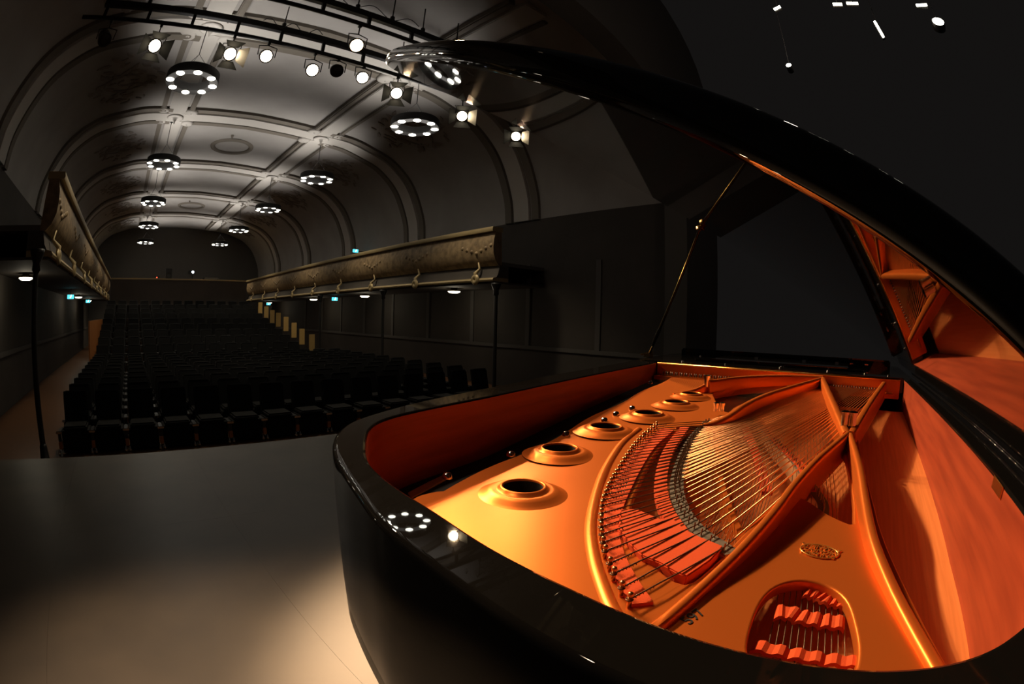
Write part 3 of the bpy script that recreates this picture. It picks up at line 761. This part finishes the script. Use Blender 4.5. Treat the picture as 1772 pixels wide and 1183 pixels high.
bmesh.ops.bisect_plane(bm_, geom=bm_.verts[:]+bm_.edges[:]+bm_.faces[:], plane_co=(1-OX, 0, 0), plane_no=(1, 0, 0), dist=1e-6)
bm_.to_mesh(me); bm_.free()
for v in me.vertices: v.co.z += plate_z(v.co.x)-.0105
plate = link('plate', me, M_GOLD, piano)
for i, (c, r) in enumerate(zip(ROS, RR)):
    mb = MB(); mb.lathe([(r*2.15, -.001), (r*2.0, .0012), (r*1.85, .0040), (r*1.68, .0085), (r*1.50, .0122), (r*1.36, .0130), (r*1.26, .0120), (r*1.17, .0132), (r*1.09, .0180), (r*1.02, .0202), (r*.96, .0190), (r*.93, .015)], (c[0], c[1], plate_z(c[0])), 56)
    mb.build('rosette', M_GOLD, plate, smooth=True)
    MB().lathe([(r*.93, .015), (r*.90, .008), (r*.90, -.070)], (c[0], c[1], plate_z(c[0])), 28).build('hole_shade', M_SHADE_INK, plate, smooth=True)  # black tube painting the shade inside the open hole
# raised bead that follows the hitch-pin field
bead = catmull([(-0.0572,0.3153,0.8735), (-0.22,0.2904,0.8649), (-0.4038,0.2347,0.8551), (-0.5486,0.1777,0.85), (-0.6989,0.1055,0.85), (-0.7982,0.0498,0.85), (-0.8823,-0.0087,0.85), (-0.9409,-0.0564,0.85), (-0.9948,-0.1049,0.85), (-1.0284,-0.1427,0.85)], 5)
MB().sweep(bead, [(-.013, -.002), (-.009, .003), (-.003, .006), (.003, .006), (.009, .003), (.013, -.002)]).build('bead', M_GOLD, plate, smooth=True)
# struts
def strut(top, width, taper=1.0, base=.03, name='strut'):
    P = resample(catmull(top, 6), 28); mb = MB(); rows = []
    n = len(P)
    for i, p in enumerate(P):
        t = P[min(i+1, n-1)]-P[max(i-1, 0)]; t.z = 0; t.normalize(); l = Vector((-t.y, t.x, 0)); w = width*(1+(taper-1)*i/(n-1))
        zb = plate_z(p.x)-base
        h = p.z-zb
        pr = [(-w*.5, 0), (-w*.5, h-.012), (-w*.42, h-.004), (-w*.22, h), (w*.22, h), (w*.42, h-.004), (w*.5, h-.012), (w*.5, 0)]
        rows.append([mb.bm.verts.new((p.x+l.x*a, p.y+l.y*a, zb+max(b, 0))) for a, b in pr])
    for p, q in zip(rows, rows[1:]):
        for k in range(7): mb.bm.faces.new((p[k], p[k+1], q[k+1], q[k]))
    mb.bm.faces.new(rows[0][::-1]); mb.bm.faces.new(rows[-1])
    return mb.build(name, M_GOLD, plate, angle=45)
strut([(0.0396,-0.3704,0.9227), (-0.2683,-0.3004,0.9183), (-0.4575,-0.2619,0.9023), (-0.597,-0.2443,0.89), (-0.7539,-0.2207,0.876), (-0.886,-0.1965,0.863), (-0.9954,-0.1816,0.86), (-1.0635,-0.1702,0.858)], .022, .9)
strut([(0.028,-0.3785,0.922), (-0.2822,-0.4096,0.9116), (-0.502,-0.4313,0.888), (-0.6618,-0.4504,0.878), (-0.8005,-0.4856,0.868), (-0.9117,-0.5236,0.863), (-1.0107,-0.5627,0.861)], .020, 1.3)
strut([(1.0499,-0.2128,0.9883), (0.47,-0.2936,0.9595), (0.0383,-0.3665,0.9226)], .030)
strut([(1.0651,-0.5554,0.9851), (0.4804,-0.4539,0.9581), (0.0434,-0.3822,0.9229)], .030)
strut([(1.0499,-0.2128,0.9883), (0.7767,-0.1056,0.9738), (0.4728,-0.0059,0.9577), (0.243,0.0389,0.9415), (0.1514,0.0644,0.9196), (0.0591,0.1137,0.8977), (0.0099,0.2101,0.8851)], .026)
strut([(1.0762,-0.2109,0.9917), (1.0242,-0.0125,0.989), (0.8854,0.1784,0.9816), (0.6741,0.3097,0.9684)], .026)
strut([(0.6978,0.3169,0.9656), (0.6658,0.3343,0.9459), (0.6227,0.3758,0.9256), (0.5533,0.4374,0.912)], .020)
# stretcher with a bright top bead across the keyboard end
mb = MB(); mb.box(2.585-OX, 2.604-OX, -.30-OY, 1.10-OY, .90, .994); mb.build('stretcher', M_GOLD, plate, bevel=.003)
mb = MB(); mb.tube([(2.590-OX, -.30-OY, .994), (2.590-OX, 1.10-OY, .994)], .006, 8); mb.build('bead', M_GOLDB, plate, smooth=True)
# nose posts and bolts
def bolt(c, h, r, name='nose_bolt'):
    mb = MB(); mb.lathe([(r, -h), (r, -.008), (r*1.25, -.008), (r*1.25, 0), (r*.6, .004), (.001, .004)], c, 14); return mb.build(name, M_CHROME, plate, angle=40)
NB = [(0.1107,-0.3815,0.9704), (0.1101,-0.3549,0.9704), (0.6844,0.32,0.9879), (0.2608,0.1458,0.9354), (0.2711,0.1256,0.936)]
for k, c in enumerate(NB): bolt(c, [.07, .07, .05, .03, .03][k], [.014, .014, .014, .009, .009][k])
for c in [(-0.7642,0.4561,0.854), (-0.5103,0.4789,0.854), (-0.2507,0.4739,0.8672), (-0.03,0.4632,0.879), (0.1938,0.4667,0.8909), (0.0758,0.4745,0.8846), (0.7619,0.6472,0.921), (0.9105,0.387,0.9289)]:
    mb = MB(); mb.lathe([(.013, -.004), (.012, .004), (.008, .009), (.001, .010)], c, 10); mb.build('plate_bolt', M_CHROME, plate, smooth=True)
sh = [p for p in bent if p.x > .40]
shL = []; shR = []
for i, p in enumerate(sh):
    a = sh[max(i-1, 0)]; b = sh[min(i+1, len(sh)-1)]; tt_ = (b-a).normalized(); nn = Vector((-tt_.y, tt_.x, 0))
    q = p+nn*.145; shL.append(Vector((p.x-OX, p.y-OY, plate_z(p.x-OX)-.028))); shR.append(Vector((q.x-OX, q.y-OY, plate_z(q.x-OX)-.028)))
MB().strip(shL, shR, -.04, 0).build('rim_gap_shade', M_SHADE_INK, piano)  # black strip standing in for the shade between rim and plate
# pale wood ledge between rim and plate
mb = MB(); L = [(-0.8564,0.488,0.826), (-0.7692,0.5171,0.826), (-0.6995,0.5356,0.826)]; R = [(-0.8688,0.4598,0.826), (-0.7849,0.4863,0.826), (-0.7222,0.5064,0.826)]; mb.strip(L, R, -.03, 0); mb.build('rim_ledge', M_MAPLE, piano)
mb = MB(); L = [(-0.059,0.5285,0.8434), (0.134,0.5444,0.8537), (0.4353,0.5619,0.8697)]; R = [(-0.0844,0.4846,0.8421), (0.113,0.4924,0.8526), (0.3668,0.5176,0.8661)]; mb.strip(L, R, -.03, 0); mb.build('rim_ledge', M_MAPLE, piano)
# oval foundry badge
bc = [(-0.6884,-0.3506,0.85)][0]; bx = [(-0.6828,-0.3143,0.85), (-0.6947,-0.3868,0.85)]
ang = math.atan2(bx[1][1]-bx[0][1], bx[1][0]-bx[0][0])
aw = math.hypot(bx[1][0]-bx[0][0], bx[1][1]-bx[0][1])/2
Mb = Matrix.Translation((bc[0], bc[1], plate_z(bc[0]))) @ Matrix.Rotation(ang, 4, 'Z')
mb = MB(); pts = [Mb @ Vector((aw*math.cos(t*PI/20), .026*math.sin(t*PI/20), .0015)) for t in range(41)]; mb.tube(pts, .0016, 6); mb.build('badge_border', M_GOLDB, plate, smooth=True)
for k, tx in enumerate(('STEINWAY', 'FOUNDRY', 'CASTING')):
    tm = text_mesh('badge_lettering', tx, .0165, .0015)
    o = link('badge_lettering', tm, M_GOLDB, plate); o.matrix_local = Mb @ Matrix.Translation((0, .0145*(1-k), .001))
# hand-written number
nb = [(-0.9825,-0.2072,0.85), (-0.9427,-0.2139,0.85)]
ang = math.atan2(nb[1][1]-nb[0][1], nb[1][0]-nb[0][0])
tm = text_mesh('plate_number', '597', .026, .0004); o = link('plate_number', tm, M_SHADE_INK, plate)
nc = ((nb[0][0]+nb[1][0])/2, (nb[0][1]+nb[1][1])/2); o.matrix_local = Matrix.Translation((nc[0], nc[1], plate_z(nc[0])+.0006)) @ Matrix.Rotation(ang-.1, 4, 'Z')
# diamond plaque on the spine wall
dp = [(-0.6518, -0.675, 1.0009), (-0.716, -0.675, 0.9987), (-0.7138, -0.675, 0.9773), (-0.6514, -0.675, 0.9788)]
mb = MB(); vs = [mb.bm.verts.new((p[0], p[1]+.001, p[2])) for p in dp]; v2 = [mb.bm.verts.new((p[0], p[1]+.005, p[2])) for p in dp]
mb.bm.faces.new(vs); mb.bm.faces.new(v2[::-1])
for j in range(4): mb.bm.faces.new((vs[j], vs[(j+1) % 4], v2[(j+1) % 4], v2[j]))
mb.build('diamond_plaque', M_BRASS, piano, bevel=.001)

# ------------------------------------------------------------------ bridges, felts, strings
def offset_lines(path, wl, wr):
    n = len(path); L = []; R = []
    for i, p in enumerate(path):
        t = Vector(path[min(i+1, n-1)])-Vector(path[max(i-1, 0)]); t.z = 0; t.normalize(); l = Vector((-t.y, t.x, 0)); p = Vector(p); L.append(p+l*wl); R.append(p-l*wr)
    return L, R
bb = catmull([(0.1377,0.1357,0.8899), (-0.0876,0.1129,0.8779), (-0.3016,0.0677,0.8665), (-0.477,0.0141,0.8572), (-0.606,-0.0493,0.856), (-0.6931,-0.116,0.856), (-0.7405,-0.1764,0.856), (-0.7603,-0.2035,0.856)], 5)
L, R = offset_lines(bb, .016, .016)
MB().strip(L, R, -.075, -.004).build('bass_bridge', M_MAPLE, piano)
MB().strip(L, R, -.004, .0).build('bridge_cap', M_GRAPH, piano)
fb = catmull([(0.0186,0.1779,0.8856), (-0.1871,0.1432,0.8746), (-0.3517,0.099,0.8659), (-0.5056,0.0401,0.858), (-0.6269,-0.0242,0.858), (-0.7195,-0.0936,0.858)], 5)
L, R = offset_lines(fb, .013, .017); MB().strip(L, R, -.012, 0).build('felt_strip', M_FELT, piano)
hs_l = catmull([(-0.0187,0.2482,0.8756), (-0.2059,0.2317,0.8656), (-0.3922,0.1894,0.8557), (-0.5544,0.1377,0.85), (-0.6951,0.0797,0.85), (-0.7962,0.026,0.85), (-0.8705,-0.0252,0.85), (-0.9264,-0.0714,0.85), (-0.9814,-0.1256,0.85)], 4)
hs_r = catmull([(-0.0268,0.2032,0.8751), (-0.2239,0.1821,0.8647), (-0.4084,0.138,0.8549), (-0.5602,0.0918,0.85), (-0.6749,0.0514,0.85), (-0.7577,0.0156,0.85), (-0.8372,-0.0366,0.85), (-0.9026,-0.0916,0.85), (-0.9599,-0.1497,0.85)], 4)
MB().strip(hs_l, hs_r, -.001, .005).build('felt_strip', M_FELT, plate)
fp = [(-0.6907,0.048,0.861), (-0.6719,0.0206,0.861), (-0.6827,-0.0073,0.861), (-0.6936,-0.0391,0.861), (-0.6783,-0.059,0.861), (-0.7156,-0.0985,0.861), (-0.7335,-0.1342,0.861), (-0.7514,-0.1832,0.861), (-0.8106,-0.1799,0.861), (-0.8782,-0.1653,0.861), (-0.8747,-0.1451,0.861), (-0.8578,-0.1095,0.861), (-0.851,-0.0781,0.861), (-0.8188,-0.0364,0.861), (-0.7798,0.0047,0.861)]
MB().prism(fp, -.034, 0).build('felt_pad', M_FELT, piano, bevel=.002)
MB().prism([(-0.8172,-0.1166,0.83), (-0.8266,-0.1533,0.83), (-0.7311,-0.1749,0.83), (-0.7145,-0.1885,0.83), (-0.814,-0.1869,0.83), (-0.8571,-0.1634,0.83)], -.03, 0).build('felt_pad', M_FELT, piano)
# long bridge under the tenor strings
lb = catmull([(0.4492,0.0649,0.8824), (0.2334,-0.0374,0.871), (0.0405,-0.1375,0.8607), (-0.1323,-0.2264,0.8515), (-0.3271,-0.3037,0.8412), (-0.4265,-0.3364,0.8359), (-0.5846,-0.3361,0.832)], 5)
L, R = offset_lines(lb, .014, .014); MB().strip(L, R, -.045, 0).build('long_bridge', M_MAPLE, piano); MB().strip(L, R, 0, .003).build('bridge_cap', M_GRAPH, piano)
for pth in ([(0.2643,0.04,0.8766), (0.0246,-0.0513,0.8639), (-0.2025,-0.1314,0.8518), (-0.3785,-0.1879,0.8425)], [(0.3344,-0.0066,0.8803), (0.0944,-0.1132,0.8676), (-0.0669,-0.1946,0.859), (-0.1687,-0.2481,0.8536), (-0.3406,-0.2953,0.8445)]):
    P = catmull(pth, 5); L, R = offset_lines(P, .014, .014); MB().strip(L, R, -.01, 0).build('felt_strip', M_FELT, piano)
gr = catmull([(0.0584,0.0862,0.8737), (-0.1744,0.0087,0.8613), (-0.3698,-0.0644,0.8509), (-0.5325,-0.1354,0.844), (-0.6542,-0.1938,0.844), (-0.7055,-0.2208,0.844)], 5)
L, R = offset_lines(gr, .006, .006); MB().strip(L, R, -.05, 0).build('soundboard_rib', M_GOLD, piano)

HIT = resample(catmull([(-0.9835,-0.125,0.85), (-0.9636,-0.1025,0.85), (-0.9414,-0.0799,0.85), (-0.9119,-0.0543,0.85), (-0.8839,-0.0308,0.85), (-0.8542,-0.0081,0.85), (-0.7943,0.0318,0.85), (-0.7045,0.0821,0.85), (-0.6507,0.1066,0.85), (-0.5417,0.1478,0.85), (-0.3757,0.198,0.8566), (-0.2164,0.2381,0.8651), (-0.0282,0.2651,0.8751)], 4), 100)
BR = resample(bb[::-1], 100)
pin = MB(); pin.tube([(0, 0, -.002), (0, 0, .012)], .0024, 8); pin.lathe([(.0024, .012), (.0032, .014), (.0026, .017), (.001, .018)], n=8); pin_me = pin.mesh('hitch_pin', True)
bp = MB(); bp.tube([(0, 0, 0), (.003, 0, .012)], .0017, 5); bp_me = bp.mesh('bridge_pin')
def frac(k, n):   # spacing tightens towards the treble
    t = k/(n-1); return t
NBASS = 34
V0, V1 = -.20, .13
for k in range(NBASS):
    t = frac(k, NBASS); single = k < 12
    h = HIT[int(t**.92*99)]; b = BR[min(99, int((.03+.95*t**.95)*99))]
    A = U(2.56, V0+(V1-V0)*t, plate_z(0) and 0); A = Vector((2.56-OX, V0+(V1-V0)*t-OY, plate_z(2.56-OX)+.016))
    o = link('hitch_pin', pin_me, M_COPPER, plate); o.location = (h.x, h.y, h.z+.004); o.scale = (1.5, 1.5, 1.2)
    zs = .016
    hp = Vector((h.x, h.y, plate_z(h.x)+.011)); bpnt = Vector((b.x, b.y, b.z+.004)); hp.z += .003
    offs = [0] if single else [-.0026, .0026]
    for s in offs:
        d = (A-bpnt).normalized(); sd = Vector((-d.y, d.x, 0))
        q = bpnt+sd*s; AA = A+sd*s
        mb = MB(); mb.tube([hp, hp.lerp(q, .25)+Vector((0, 0, .002)), q, q+d*(.045 if single else .03)], .0010 if not single else .0014, 5, False)
        # twisted eye around the hitch pin
        e = (q-hp).normalized(); pts = []
        for j in range(13): a = j/12*2*PI; pts.append(hp-e*.001+Vector((math.cos(a), math.sin(a), 0))*.0048)
        mb.tube(pts, .0010, 5, False)
        pts = []
        tw = .045 if k < 16 else .03
        for j in range(22): a = j/21*12*PI; pts.append(hp+e*(.006+tw*j/21)+(Vector((-e.y, e.x, 0))*math.cos(a)+Vector((0, 0, 1))*math.sin(a))*.0019)
        mb.tube(pts, .0008, 4, False)
        st = mb.build('bass_string', M_DSTEEL, piano, smooth=True)
        r = .0023-.0011*t
        MB().tube([q+d*(.035 if single else .022), q.lerp(AA, .5), AA-d*.03], r if single else r*.8, 6).build('copper_winding', M_COPPER, st, smooth=True)
        for sgn in (-1, 1):
            o = link('bridge_pin', bp_me, M_STEEL, piano); o.location = (q.x+d.x*.010*sgn+sd.x*.0016*sgn, q.y+d.y*.010*sgn+sd.y*.0016*sgn, b.z)
# short red bushing blocks beside the first bridge pins are part of the pad; tenor and treble strings
TEN_T = [(-0.9702,-0.4329,0.828), (-0.9791,-0.4038,0.828), (-0.9836,-0.3764,0.828), (-0.9864,-0.3492,0.828), (-0.984,-0.3247,0.828)]
tt = resample([Vector(p) for p in TEN_T], 12)
low = Vector((.62-OX, .10-OY, 0)); hi = Vector((1.52-OX, .545-OY, 0))
for k in range(12):
    e = tt[k]; v = .15+.012*k
    A = Vector((2.56-OX, v-OY, plate_z(2.56-OX)+.004)); e = Vector((e.x, e.y, plate_z(e.x)-.022)); md = A.lerp(e, .80); md.z = plate_z(md.x)-.030
    MB().tube([A, md, e], .0010, 5, False).build('tenor_string', M_STEEL, piano, smooth=True)
    lbp = A.lerp(e, .78)
for k in range(48):
    t = k/47; p = low.lerp(hi, t); e = Vector((p.x, p.y, plate_z(p.x)-.03)); v = .30+.26*t
    A = Vector((2.56-OX, v-OY, plate_z(2.56-OX)+.004))
    MB().tube([A, A.lerp(e, .5)-Vector((0, 0, .004)), e], .0008, 4, False).build('tenor_string', M_STEEL, piano, smooth=True)
for k in range(40):
    t = k/39; e = Vector((1.85+.55*t-OX, .60+.42*t-OY, 0)); e.z = plate_z(e.x)-.004; v = .60+.42*t
    A = Vector((2.56-OX, v-OY, plate_z(2.56-OX)+.006))
    MB().tube([A, e], .0007, 4, False).build('treble_string', M_STEEL, piano, smooth=True)
# felt woven between the tail strings
def weave(path, w, label=None, over=1):
    P = resample([Vector(p) for p in path], 22); mb = MB(); rows = []
    n = len(P)
    for i, p in enumerate(P):
        t = P[min(i+1, n-1)]-P[max(i-1, 0)]; t.z = 0; t.normalize(); l = Vector((-t.y, t.x, 0))
        zz = p.z+.0035*abs(math.sin(i/21*6*PI))*1.8
        rows.append([mb.bm.verts.new((p.x+l.x*w, p.y+l.y*w, zz)), mb.bm.verts.new((p.x-l.x*w, p.y-l.y*w, zz)), mb.bm.verts.new((p.x-l.x*w, p.y-l.y*w, zz-.006)), mb.bm.verts.new((p.x+l.x*w, p.y+l.y*w, zz-.006))])
    for p, q in zip(rows, rows[1:]):
        for k in range(4): mb.bm.faces.new((p[k], p[(k+1) % 4], q[(k+1) % 4], q[k]))
    mb.bm.faces.new(rows[0][::-1]); mb.bm.faces.new(rows[-1])
    mb.build('felt_weave', M_FELT, piano)
weave([(-0.8796,-0.31,0.832), (-0.8756,-0.3317,0.832), (-0.8808,-0.3572,0.832), (-0.8819,-0.3873,0.832), (-0.88,-0.4209,0.832)], .016)
weave([(-0.8077,-0.3447,0.832), (-0.811,-0.3649,0.832), (-0.8216,-0.3859,0.832), (-0.8283,-0.4159,0.832)], .012)
weave([(-0.9736,-0.3016,0.834), (-0.975,-0.3365,0.834), (-0.975,-0.3807,0.834), (-0.9742,-0.4212,0.834), (-0.9729,-0.4541,0.834)], .011)
# tuning pins and agraffes at the keyboard end
tp = MB(); tp.tube([(0, 0, 0), (0, 0, .026)], .0034, 6); tp_me = tp.mesh('tuning_pin', True)
for k in range(88):
    v = -.20+1.25*k/87
    o = link('tuning_pin', tp_me, M_CHROME if k % 3 else M_DSTEEL, plate); o.location = (2.572-.012*(k % 2)-OX, v-OY, plate_z(2.56-OX)-.006)
MB().box(2.50-OX, 2.585-OX, -.26-OY, 1.08-OY, -.02, .0, Matrix.Translation((0, 0, plate_z(2.54-OX)))).build('pin_block_web', M_GOLD, plate)
MB().box(2.515-OX, 2.523-OX, -.22-OY, 1.05-OY, 0, .008, Matrix.Translation((0, 0, plate_z(2.54-OX)))).build('agraffe_bar', M_BRASS, plate)
MB().box(2.528-OX, 2.540-OX, -.20-OY, .10-OY, 0, .006, Matrix.Translation((0, 0, plate_z(2.54-OX)))).build('felt_strip', M_FELT, plate)
# bridge pins on the long bridge
lbs = resample(lb, 60)
for k, p in enumerate(lbs):
    for s in (-1, 1):
        o = link('bridge_pin', bp_me, M_STEEL, piano); o.location = (p.x+s*.006, p.y, p.z+.002)

# ------------------------------------------------------------------ lid and prop
AL = math.radians(31.5); VH, ZH = -.39, .010
def LID(u, dist, off=0):
    return Vector((u-OX, VH+dist*math.cos(AL)-off*math.sin(AL)-OY, 1+ZH+dist*math.sin(AL)+off*math.cos(AL)))
lo = [(2.78, -.39), (2.78, 1.312), (2.4, 1.27), (2.0, 1.20), (1.4, 1.125), (.98, 1.04), (.74, .975), (.54, .89), (.42, .80), (.345, .70), (.28, .58), (.225, .45), (.18, .33), (.152, .22), (.135, .10), (.128, 0), (.128, -.1), (.135, -.2), (.165, -.29), (.23, -.36), (.34, -.39)]
sm = catmull([(a, b, 0) for a, b in lo[1:-1]], 6)
lp = [(2.78, -.39)]+[(p.x, p.y) for p in sm]+[(.34, -.39)]
me = filled('lid', [lp], .0020, .0070, 4)
for v in me.vertices: v.co = LID(v.co.x, v.co.y-VH, v.co.z+.009)
lid = link('lid', me, M_BLACK, piano)
mb = MB(); P = [LID(a, b, c) for a in (2.12, 2.76) for b in (.03, 1.62) for c in (.021, .040)]
vs = [mb.bm.verts.new(p) for p in P]
for f in ((0, 1, 3, 2), (4, 6, 7, 5), (0, 4, 5, 1), (2, 3, 7, 6), (0, 2, 6, 4), (1, 5, 7, 3)): mb.bm.faces.new([vs[i] for i in f])
mb.build('folded_front_flap', M_BLACK, lid, bevel=.006)
mb = MB(); mb.tube([LID(.5, 0, -.002), LID(2.75, 0, -.002)], .0022, 8); mb.build('lid_hinge', M_BLACK, lid, smooth=True)
# prop stick
b0 = U(2.90, 1.30, -.014); t0 = LID(2.60, 1.45, -.012)
dv = t0-b0
mb = MB(); mb.tube([b0, b0+dv*.22, b0+dv*.24, b0+dv*.98, t0], [.012, .012, .009, .009, .014], 10); ps = mb.build('prop_stick', M_BLACK, piano, smooth=True)
mb = MB(); mb.tube([b0+dv*.02+Vector((-.004, 0, .003)), b0+dv*.93+Vector((-.004, 0, .003))], .006, 6); mb.build('brass_inlay', M_BRASS, ps, smooth=True)
mb = MB(); mb.lathe([(.025, -.012), (.025, .004), (.015, .01), (.001, .012)], t0, 14, None); mb.build('prop_cup', M_BRASS, lid, smooth=True)
mb = MB(); mb.box(-.03, .03, -.02, .02, -.012, .012, Matrix.Translation(b0)); mb.tube([b0+Vector((-.05, .03, .004)), b0+Vector((.03, -.02, .02))], .006, 8); mb.build('prop_hinge', M_BRASS, piano, bevel=.002)
